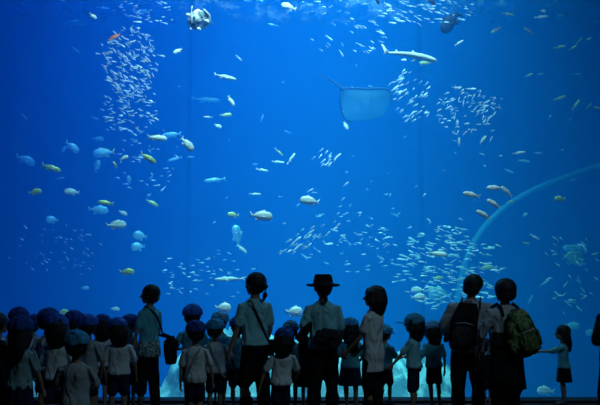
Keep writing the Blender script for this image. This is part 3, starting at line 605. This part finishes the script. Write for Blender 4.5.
for a in [
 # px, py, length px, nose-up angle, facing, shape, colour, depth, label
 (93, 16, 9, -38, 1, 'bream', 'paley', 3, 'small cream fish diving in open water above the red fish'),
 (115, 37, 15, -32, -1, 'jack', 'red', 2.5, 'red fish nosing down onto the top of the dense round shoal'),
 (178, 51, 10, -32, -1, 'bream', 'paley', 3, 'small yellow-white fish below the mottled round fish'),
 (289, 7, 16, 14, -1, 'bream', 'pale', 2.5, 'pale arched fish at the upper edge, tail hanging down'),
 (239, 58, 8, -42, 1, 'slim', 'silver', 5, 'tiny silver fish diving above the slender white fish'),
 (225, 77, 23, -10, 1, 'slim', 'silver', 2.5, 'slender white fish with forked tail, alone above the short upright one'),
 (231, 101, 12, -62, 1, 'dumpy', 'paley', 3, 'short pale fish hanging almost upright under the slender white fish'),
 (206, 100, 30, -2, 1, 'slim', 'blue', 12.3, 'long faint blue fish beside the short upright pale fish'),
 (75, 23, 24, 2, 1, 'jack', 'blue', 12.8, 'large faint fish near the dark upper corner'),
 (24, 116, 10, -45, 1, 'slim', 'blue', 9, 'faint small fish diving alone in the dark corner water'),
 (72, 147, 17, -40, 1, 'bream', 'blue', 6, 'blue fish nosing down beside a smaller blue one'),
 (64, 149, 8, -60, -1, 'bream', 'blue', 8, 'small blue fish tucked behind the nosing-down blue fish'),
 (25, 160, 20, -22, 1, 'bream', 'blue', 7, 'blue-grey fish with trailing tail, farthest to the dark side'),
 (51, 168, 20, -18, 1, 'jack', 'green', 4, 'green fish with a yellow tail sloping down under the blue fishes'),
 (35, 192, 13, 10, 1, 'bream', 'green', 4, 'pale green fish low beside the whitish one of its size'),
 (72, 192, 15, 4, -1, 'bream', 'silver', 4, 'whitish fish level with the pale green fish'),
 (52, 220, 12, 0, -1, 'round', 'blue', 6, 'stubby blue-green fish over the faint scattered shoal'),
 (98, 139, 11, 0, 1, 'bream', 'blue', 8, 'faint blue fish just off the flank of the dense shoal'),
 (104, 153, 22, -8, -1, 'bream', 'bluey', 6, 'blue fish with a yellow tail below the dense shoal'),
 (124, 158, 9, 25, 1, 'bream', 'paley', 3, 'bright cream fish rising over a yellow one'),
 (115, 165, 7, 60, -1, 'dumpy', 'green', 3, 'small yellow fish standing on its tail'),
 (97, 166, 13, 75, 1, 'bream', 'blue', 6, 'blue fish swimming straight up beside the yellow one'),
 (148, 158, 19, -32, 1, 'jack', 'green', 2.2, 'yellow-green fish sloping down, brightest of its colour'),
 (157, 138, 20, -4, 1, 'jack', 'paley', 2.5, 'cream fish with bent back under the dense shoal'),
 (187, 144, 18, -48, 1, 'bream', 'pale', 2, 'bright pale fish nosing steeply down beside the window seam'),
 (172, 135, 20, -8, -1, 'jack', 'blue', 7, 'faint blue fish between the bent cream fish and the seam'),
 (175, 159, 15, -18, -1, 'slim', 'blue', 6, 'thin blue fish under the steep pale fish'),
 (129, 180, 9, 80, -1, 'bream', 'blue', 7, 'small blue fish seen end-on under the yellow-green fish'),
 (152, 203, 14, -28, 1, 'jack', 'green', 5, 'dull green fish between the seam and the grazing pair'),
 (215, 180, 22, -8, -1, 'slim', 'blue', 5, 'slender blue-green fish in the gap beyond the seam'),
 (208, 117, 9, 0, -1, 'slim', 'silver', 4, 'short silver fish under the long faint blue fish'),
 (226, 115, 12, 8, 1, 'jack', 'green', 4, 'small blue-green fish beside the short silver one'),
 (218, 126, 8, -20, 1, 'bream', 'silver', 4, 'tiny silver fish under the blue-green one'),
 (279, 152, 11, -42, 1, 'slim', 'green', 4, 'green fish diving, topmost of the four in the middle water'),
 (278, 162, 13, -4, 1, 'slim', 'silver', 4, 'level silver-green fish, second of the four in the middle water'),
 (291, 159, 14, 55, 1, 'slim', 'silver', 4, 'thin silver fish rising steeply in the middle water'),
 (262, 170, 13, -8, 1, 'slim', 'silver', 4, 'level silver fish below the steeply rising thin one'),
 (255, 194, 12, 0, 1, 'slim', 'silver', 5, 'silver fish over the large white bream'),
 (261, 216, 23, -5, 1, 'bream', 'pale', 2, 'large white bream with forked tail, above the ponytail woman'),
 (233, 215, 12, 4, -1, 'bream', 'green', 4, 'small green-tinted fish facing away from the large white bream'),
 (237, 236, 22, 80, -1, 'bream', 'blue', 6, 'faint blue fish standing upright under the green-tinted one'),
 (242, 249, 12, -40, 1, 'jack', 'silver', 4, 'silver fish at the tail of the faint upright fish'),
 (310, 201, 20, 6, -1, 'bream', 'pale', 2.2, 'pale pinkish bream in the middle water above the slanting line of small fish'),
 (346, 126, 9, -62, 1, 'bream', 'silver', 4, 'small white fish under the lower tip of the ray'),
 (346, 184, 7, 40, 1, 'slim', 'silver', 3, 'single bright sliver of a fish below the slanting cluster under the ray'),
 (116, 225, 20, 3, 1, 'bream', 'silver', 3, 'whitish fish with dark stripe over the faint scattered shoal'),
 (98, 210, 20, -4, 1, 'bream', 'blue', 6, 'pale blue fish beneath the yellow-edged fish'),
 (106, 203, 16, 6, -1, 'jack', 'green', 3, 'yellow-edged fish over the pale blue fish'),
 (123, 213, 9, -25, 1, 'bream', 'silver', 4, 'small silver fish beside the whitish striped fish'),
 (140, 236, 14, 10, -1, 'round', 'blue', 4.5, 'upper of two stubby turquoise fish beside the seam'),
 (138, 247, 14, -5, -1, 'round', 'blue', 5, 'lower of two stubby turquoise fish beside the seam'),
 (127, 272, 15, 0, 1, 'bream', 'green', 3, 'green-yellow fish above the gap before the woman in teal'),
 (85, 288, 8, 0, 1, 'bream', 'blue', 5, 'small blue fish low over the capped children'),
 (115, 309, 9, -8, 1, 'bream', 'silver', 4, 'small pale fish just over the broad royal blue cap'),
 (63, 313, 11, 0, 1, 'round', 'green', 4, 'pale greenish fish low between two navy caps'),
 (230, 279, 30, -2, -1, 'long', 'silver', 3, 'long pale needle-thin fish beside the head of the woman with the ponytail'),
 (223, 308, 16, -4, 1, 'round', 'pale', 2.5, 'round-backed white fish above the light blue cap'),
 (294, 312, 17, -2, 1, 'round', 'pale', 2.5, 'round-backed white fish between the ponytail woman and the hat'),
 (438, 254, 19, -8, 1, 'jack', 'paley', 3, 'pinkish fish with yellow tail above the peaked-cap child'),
 (418, 290, 14, 0, -1, 'bream', 'silver', 5, 'pale fish over the peaked cap, upper of two'),
 (418, 297, 15, 4, 1, 'bream', 'silver', 4, 'pale fish over the peaked cap, lower of two'),
 (440, 295, 24, 6, -1, 'round', 'blue', 10.5, 'big faint turquoise fish beside the pale pair over the peaked cap'),
 (404, 60, 6, 0, 1, 'dumpy', 'pale', 4, 'tiny pink fish under the middle of the shark'),
 (425, 63, 12, -6, -1, 'jack', 'green', 4, 'silver-green fish just under the head of the shark'),
 (378, 2, 9, 60, -1, 'bream', 'dark', 3, 'small dark fish cut by the upper edge before the glittering shoal'),
 (431, 1, 11, -40, 1, 'bream', 'dark', 3, 'dark fish cut by the upper edge over the dark grouper'),
 (508, 14, 13, -4, 1, 'slim', 'olive', 4, 'olive fish high up beside the dark grouper'),
 (541, 17, 16, 8, 1, 'slim', 'silver', 5, 'grey-green fish below a tiny bright one near the upper edge'),
 (543, 11, 6, 0, 1, 'bream', 'silver', 4, 'tiny bright fish near the upper edge'),
 (560, 15, 10, -4, 1, 'slim', 'blue', 8, 'faint fish beyond the grey-green one near the upper edge'),
 (496, 30, 13, -34, -1, 'slim', 'oliver', 4, 'olive fish with reddish tail pointing down, under the high olive fish'),
 (529, 31, 12, 30, -1, 'slim', 'oliver', 4, 'olive fish with reddish tail pointing up, beside its mirror-like neighbour'),
 (459, 43, 11, 34, 1, 'slim', 'silver', 3, 'bright silver fish below the tail of the dark grouper'),
 (560, 47, 14, 14, 1, 'slim', 'green', 6, 'dull yellow-green fish, lowest of the loose group by the dark edge'),
 (573, 48, 11, 30, 1, 'slim', 'green', 7, 'dull fish in the middle of the loose group by the dark edge'),
 (579, 41, 11, 45, 1, 'slim', 'olive', 7, 'dim fish rising in the loose group by the dark edge'),
 (589, 39, 7, 30, 1, 'slim', 'green', 7, 'smallest fish of the loose group by the dark edge'),
 (529, 75, 9, 24, 1, 'slim', 'green', 5, 'small green fish in open water, brighter of a side by side pair'),
 (540, 74, 7, 10, 1, 'slim', 'blue', 7, 'small faint fish in open water, dimmer of a side by side pair'),
 (577, 74, 10, 0, 1, 'slim', 'blue', 9, 'very faint fish above the four dull ones at the dark edge'),
 (560, 98, 14, 20, 1, 'slim', 'green', 5, 'dull green fish, first of the row of four at the dark edge'),
 (576, 105, 14, 50, 1, 'slim', 'green', 6, 'dull green fish, steepest of the row of four at the dark edge'),
 (589, 106, 10, 45, 1, 'slim', 'olive', 7, 'dim fish, third of the row of four at the dark edge'),
 (598, 108, 10, 10, -1, 'slim', 'green', 5, 'fish cut by the dark edge, last of the row of four'),
 (483, 140, 11, 50, 1, 'jack', 'silver', 3, 'bright upright silver fish dropping out of the loose bright shoal'),
 (491, 139, 7, 60, 1, 'slim', 'silver', 4, 'slim silver fish beside the bright upright one'),
 (459, 142, 9, 88, 1, 'jack', 'silver', 3, 'silver fish swimming straight up under the loose bright shoal'),
 (519, 153, 15, 10, 1, 'slim', 'silver', 4, 'silvery green fish, uppermost of three over the pale reflection'),
 (538, 153, 9, 0, 1, 'slim', 'blue', 6, 'small blue fish beside the uppermost silvery green one'),
 (524, 161, 13, -6, 1, 'slim', 'blue', 6, 'blue fish below the silvery green one over the pale reflection'),
 (509, 171, 11, -22, 1, 'slim', 'blue', 5, 'blue fish sloping down just above the white group of five'),
 (482, 154, 6, -20, 1, 'slim', 'silver', 6, 'tiny silver fish under the bright upright one'),
 (472, 195, 19, 10, -1, 'jack', 'pale', 1.6, 'white arched fish with tail down, outermost of the white group'),
 (495, 188, 18, -2, -1, 'jack', 'pale', 1.8, 'white fish at the top of the white group, crossing another'),
 (507, 192, 16, 40, -1, 'jack', 'silver', 2.0, 'white fish steeply sloping behind the top one of the white group'),
 (494, 204, 17, 28, -1, 'jack', 'pale', 1.6, 'white arched fish in the middle of the white group'),
 (484, 215, 18, 26, -1, 'jack', 'pale', 1.6, 'white arched fish lowest of the white group'),
 (511, 202, 6, 0, 1, 'bream', 'green', 3, 'tiny greenish fish beside the white group, on the reflection'),
 (560, 199, 12, 0, -1, 'bream', 'green', 4, 'green fish under the pale reflection near the dark edge'),
 (525, 215, 7, 30, 1, 'bream', 'blue', 5, 'small blue fish under the curve of the reflection'),
 (535, 237, 11, -28, 1, 'slim', 'silver', 4, 'bluish fish sloping down under the curve of the reflection'),
 (526, 243, 8, -10, 1, 'slim', 'green', 5, 'little green fish beside the bluish sloping one'),
 (575, 249, 26, 4, -1, 'jack', 'blue', 8, 'big dim blue-green fish over the dim shoal at the dark edge'),
 (573, 258, 24, -8, 1, 'round', 'olive', 10, 'big dim rounded fish beneath the big blue-green one'),
 (546, 391, 19, 6, -1, 'bream', 'silver', 4.5, 'pale round fish low by the bed near the small girl\'s feet'),
 (572, 326, 17, -6, 1, 'bream', 'blue', 6, 'dim fish behind the small girl\'s head'),
 (592, 333, 14, 0, -1, 'bream', 'blue', 7, 'dim greenish fish beyond the small girl'),
 (536, 352, 12, 50, 1, 'bream', 'blue', 2.5, 'blue fish below the small girl\'s outstretched hand'),
 (438, 278, 12, 0, 1, 'jack', 'green', 6, 'green fish in the crowd of small ones above the black backpack'),
 (486, 268, 16, 4, 1, 'jack', 'green', 7, 'yellow-green fish above the gap between the two men'),
]:
    fish(*a)
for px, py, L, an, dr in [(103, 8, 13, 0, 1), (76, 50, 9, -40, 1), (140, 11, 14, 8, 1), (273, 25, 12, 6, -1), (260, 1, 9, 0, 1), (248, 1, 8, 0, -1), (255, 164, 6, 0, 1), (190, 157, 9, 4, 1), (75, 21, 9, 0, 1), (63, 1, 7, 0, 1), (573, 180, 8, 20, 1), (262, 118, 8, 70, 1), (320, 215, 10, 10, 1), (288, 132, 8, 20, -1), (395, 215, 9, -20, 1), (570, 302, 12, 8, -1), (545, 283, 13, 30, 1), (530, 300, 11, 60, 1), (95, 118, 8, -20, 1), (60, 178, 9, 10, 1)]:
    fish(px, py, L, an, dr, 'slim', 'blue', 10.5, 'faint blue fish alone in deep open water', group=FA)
# pointed-tail shark
def solid(pts, th): return plate(pts, th)
sh = bpy.data.objects.new('shark', None); COL.objects.link(sh)
SK = fishmat('shark_skin', (.55, .62, .6), (.75, .8, .75), (.9, .92, .88), .5, 0)
R = []; n = 20
for i in range(21):
    u = i/20; x = .5-.84*u; h = .058*(math.sin(PI*min(1, (u**.5)*.9+.02))**.9)+.006; zc = .028*math.sin(PI*u*1.0)-.030*max(0, .35-u)-.02
    R.append([(x, .9*h*math.cos(2*PI*k/n), zc+h*math.sin(2*PI*k/n)*(.85)) for k in range(n)])
Geo().rings(R).build('body', SK, sh)
plate([(-.32, -.012), (-.40, .035), (-.46, .10), (-.50, .115), (-.455, .03), (-.42, -.02), (-.45, -.05), (-.37, -.03)], .004).build('tail_fin', SK, sh)
plate([(.13, .03), (.07, .085), (.045, .09), (.05, .03)], .004).build('dorsal_fin', SK, sh); plate([(-.18, .01), (-.23, .055), (-.245, .055), (-.235, .005)], .003).build('second_dorsal_fin', SK, sh)
for s_ in (-1, 1):
    g = Geo(); g = plate([(.25, -.02), (.10, -.11), (.08, -.11), (.15, -.02)], .004).map(lambda p: Vector((p.x, p.y+s_*(.03+(-.02-p.z)*1.6), -.02+(p.z+.02)*.35))); g.build('side_fin', SK, sh)
    Geo().ball((.42, s_*.03, -.028), (.007, .005, .007), n=8, m=6).build('eye', FEYE, sh)
place(sh, 409, 55, 2.5, 60*(2.5+D0)/F, -7, 1, 8); tag(sh, 'slim grey shark gliding level high in the middle water', 'shark')
# stingray seen from below, tail trailing up and back
RB = fishmat('ray_underside', (.03, .16, .22), (.04, .22, .30), (.05, .26, .36), .6, 0)
ray = bpy.data.objects.new('stingray', None); COL.objects.link(ray); ray.location = pix(366, 104, 8.5); S_ = (8.5+D0)/F
OUT = [(-26, 16), (-18, 16.6), (-8, 16.2), (4, 15.6), (14, 16.2), (21, 16), (25, 13.5), (26, 9), (25, 3), (22, -5), (18, -12), (10, -15), (0, -16.5), (-8, -17.5), (-16, -18), (-20.5, -16), (-23.5, -11), (-25.5, -3), (-26.5, 6)]
g = Geo(); n = len(OUT); lay = [(1.0, 0), (.97, -.5), (.85, -1.3), (.6, -2.6), (.3, -3.6), (.05, -3.9)]
def rl(k, t): return [(x*k*S_, t*S_*.55+(x*k/26)**2*3.0*S_, z*k*S_) for x, z in OUT]
Rr = [rl(k, -t*.7) for k, t in lay[::-1]]+[rl(k, t) for k, t in lay]
g.rings(Rr).build('disc', RB, ray)
Geo().tube([Vector(p)*S_ for p in ((-23, 1, 15), (-30, 2, 21), (-38, 3, 27), (-45, 4, 31.5), (-50, 5, 33))], [1.5*S_, 1.0*S_, .8*S_, .5*S_, .25*S_], n=10).build('tail', DARK, ray)
ED = mat('dark_ray_edge', (.002, .012, .02), .7)
Geo().tube([Vector((x*S_*1.0, (abs(x)/26)**2*3.0*S_, z*S_)) for x, z in OUT[:9]], 1.1*S_, n=10).build('wing_edge', ED, ray)
Geo().tube([Vector((x*S_*1.0, (abs(x)/26)**2*3.0*S_, z*S_)) for x, z in OUT[14:]+OUT[:1]], .9*S_, n=10).build('wing_edge', ED, ray)
g = Geo()
for k in range(5):
    for sx in (-1, 1): g.ball(((sx*5+0)*S_, -2.3*S_, (6-k*2.4)*S_), (1.1*S_, .25*S_, .22*S_), n=8, m=6)
tag(g.build('gill_slits', ED, ray), kind='stuff')
tag(ray, 'broad stingray seen from below, thin tail trailing upward, beside the shark', 'stingray')
# mottled round fish
mf = bpy.data.objects.new('pufferfish', None); COL.objects.link(mf); mf.location = pix(199, 20, 2.2); S_ = (2.2+D0)/F
MM = mat('mottled_skin', (.9, .88, .85), .5, col2=(.06, .12, .13), nscale=9, bump=.6, bscale=30)
g = Geo().ball((0, 0, 0), (12.2*S_, 9*S_, 10.2*S_), n=40, m=28); g.map(lambda p: p*(1+.14*noise.noise(p*13)+.05*noise.noise(p*34))); g.build('body', MM, mf)
WH = mat('white_skin', (.9, .9, .88), .5)
Geo().tube([(-6*S_, -9*S_, 11*S_), (-6.5*S_, -9.4*S_, 3*S_), (-6*S_, -9*S_, -5*S_)], [.8*S_, 1.2*S_, .7*S_], n=10).build('front_fin', WH, mf)
for x, z, r_ in ((-10, 3, 2.4), (9, -3.5, 2.3), (-7.5, -11.5, 1.3), (1, -11.5, 2.0)): Geo().ball((x*S_, -6*S_, z*S_), (r_*S_*1.3, r_*S_*.6, r_*S_*.8), Matrix.Rotation(.5, 3, 'Y'), n=14, m=8).build('fin', WH, mf)
Geo().tube([(6*S_, -6*S_, 8.5*S_), (11*S_, -5*S_, 3*S_), (12*S_, -4*S_, -3*S_)], [2.0*S_, 2.2*S_, 1*S_], flat=.5, n=10).build('back_fin', WH, mf)
for x in (-3, 4): Geo().ball((x*S_, -8.6*S_, 0*S_), (1.2*S_, .8*S_, 1.2*S_), n=12, m=8).build('eye', FEYE, mf)
tag(mf, 'large mottled white and dark round fish facing out near the upper edge', 'fish')
# dark grouper
SHAPES['grouper'] = (.22, .09, .62, .27, .08, .10, (.15, -.22))
gr = make_fish('grouper', DARK, None, 0, 'grouper'); place(gr, 451, 22, 4.5, 30*(4.5+D0)/F, -50, -1, 10); gr.rotation_euler.rotate_axis('Z', 0)
tag(gr, 'dark grouper nosing down with its tail raised, near the upper edge', 'fish')

# ------------------------------------------------------------------ shoals of small silver fish
def small_mesh(i):
    g = Geo().rings(fish_body(n=8, deep=(.10, .12, .085)[i], thick=.055, seg=7, blunt=.6)); t = plate([(-.33, .02), (-.5, .11), (-.44, 0), (-.5, -.11), (-.33, -.02)], .008)
    o_ = len(g.v); g.v += t.v; g.f += [tuple(k+o_ for k in f) for f in t.f]; return g
SM = []
for i in range(3):
    o = small_mesh(i).build('schooling_fish', SILVER); SM.append((o.data, small_mesh(i))); COL.objects.unlink(o); bpy.data.objects.remove(o)
shoals = [
 # cx, cy, rx, ry, slope, n, len px, mean angle, spread, facing bias, depth range, group
 (130, 62, 27, 36, 0, 250, (4, 7.5), -30, 34, 1, (2.0, 4.5), 'dense round shoal under the red fish', 'small silver fish in the dense round shoal below the red fish'),
 (130, 112, 28, 22, 0, 110, (4, 7), -12, 28, 1, (3, 6), 'lower part of the dense round shoal', 'small silver fish in the thick lower end of the dense shoal'),
 (150, 160, 32, 38, 0, 50, (4, 7), -5, 45, 1, (5, 9), 'stragglers under the dense shoal', 'small blue-silver straggler under the dense shoal'),
 (412, 97, 20, 26, -.3, 62, (5, 9), 32, 16, 1, (3.5, 6), 'streaming shoal beside the ray', 'small silver fish streaming past the wing tip of the ray'),
 (468, 110, 32, 25, 0, 112, (4.5, 7.5), 35, 42, 1, (3, 5.5), 'loose bright shoal beyond the ray', 'small bright fish in the loose shoal beyond the ray'),
 (325, 159, 14, 8, .0, 17, (6, 9), 45, 10, 1, (3.5, 5), 'slanting cluster under the ray', 'small bright fish in the slanting cluster under the ray'),
 (308, 238, 32, 9, .48, 34, (5.5, 9), 36, 12, 1, (2.2, 4), 'slanting line above the brimmed hat', 'small bright fish in the slanting line above the brimmed hat'),
 (350, 248, 48, 28, 0, 60, (4, 8), -5, 30, 1, (5, 9), 'scattered shoal above the brimmed hat', 'small dim fish scattered above the brimmed hat'),
 (448, 268, 50, 42, 0, 250, (6, 11), -6, 22, -1, (5, 9.5), 'crowded low shoal above the peaked-cap child', 'small blue-silver fish in the crowded low shoal'),
 (60, 250, 44, 26, 0, 56, (3, 5), -25, 40, 1, (6, 9), 'faint low shoal over the capped children', 'tiny faint fish in the low shoal over the capped children'),
 (205, 275, 44, 30, 0, 62, (4, 8), -3, 18, 1, (5, 9), 'level shoal behind the woman in teal', 'small dim fish swimming level between the woman in teal and the ponytail woman'),
 (572, 270, 28, 40, 0, 40, (6, 10), -20, 45, -1, (6, 9.5), 'dim shoal at the dark edge', 'small dim greenish fish in the low shoal at the dark edge'),
 (425, 12, 46, 13, 0, 70, (5, 9), -16, 16, 1, (3, 6), 'glittering shoal at the upper edge', 'small glittering fish in the shoal at the upper edge'),
 (355, 38, 36, 20, 0, 34, (5, 9), -28, 22, 1, (3.5, 7), 'loose fish above the shark tail', 'small silver fish drifting above the tail of the shark'),
 (145, 11, 28, 13, 0, 42, (4, 8), 4, 20, 1, (3, 7), 'glints above the dense shoal', 'small silver fish strung out above the dense shoal'),
 (330, 6, 40, 8, 0, 16, (4, 7), 0, 30, 1, (4, 8), 'fish strung along the upper edge', 'small fish strung along the upper edge over the ray'),
 (375, 150, 200, 100, 0, 34, (3, 6), 0, 50, 1, (5, 10), 'sparse small fish of the middle water', 'tiny dim fish by itself in the middle water'),
 (360, 215, 80, 34, 0, 36, (4, 7), 20, 45, 1, (5, 9), 'sparse fish over the low shoals', 'small dim fish sprinkled over the low shoals'),
]
rs = random.Random(11); ALLF = []
for k, (cx, cy, rx, ry, sl, n, (l0, l1), am, asp, fb, (y0, y1), grp, lab) in enumerate(shoals):
    for i in range(n):
        a = rs.uniform(0, 2*PI); r = math.sqrt(rs.random())*(1 if rs.random() < .85 else 1.2); x = cx+rx*r*math.cos(a); y = cy+ry*r*math.sin(a)-sl*(x-cx)
        if not (-3 < x < 603 and -3 < y < 340): continue
        Y = rs.uniform(y0, y1); Lp = rs.uniform(l0, l1)*(1.15 if rs.random() < .2 else .76); dr = fb if rs.random() < .85 else -fb
        if abs(x-366) < 32 and abs(y-104) < 22 and Y > 7: Y -= 2.5
        ALLF.append((Lp*(1.3 if Y < 5 else 1), x, y, Y, Lp, rs.gauss(am, asp*.6), dr, rs.uniform(-35, 35), rs.uniform(-.4, .4), grp, lab))
ALLF.sort(key=lambda t: -t[0])
mass = Geo()
for q, (w_, x, y, Y, Lp, an, dr, yaw, roll, grp, lab) in enumerate(ALLF):
    if an > 80 or an < -80: an = 70*math.copysign(1, an)
    L = Lp*(Y+D0)/F
    M = Matrix.Rotation((0 if dr > 0 else PI)+math.radians(yaw), 4, 'Z') @ Matrix.Rotation(-math.radians(an*dr), 4, 'Y') @ Matrix.Rotation(roll, 4, 'X')
    if q < 300:
        o = bpy.data.objects.new('schooling_fish', SM[q % 3][0]); COL.objects.link(o); o.location = pix(x, y, Y); o.rotation_euler = M.to_euler(); o.scale = (L, L, L)
        tag(o, lab, 'fish', grp)
    else:
        g0 = SM[q % 3][1]; o_ = len(mass.v); c = pix(x, y, Y); M3 = M.to_3x3(); mass.v += [tuple(c+M3 @ (Vector(p)*L)) for p in g0.v]; mass.f += [tuple(i+o_ for i in f) for f in g0.f]
tag(mass.build('schooling_fish_mass', mat('silver_scales_plain', (.8, .86, .82), .35, .15)), 'countless smaller silver-blue fish spread through every shoal in the pool', 'fish', kind='stuff')
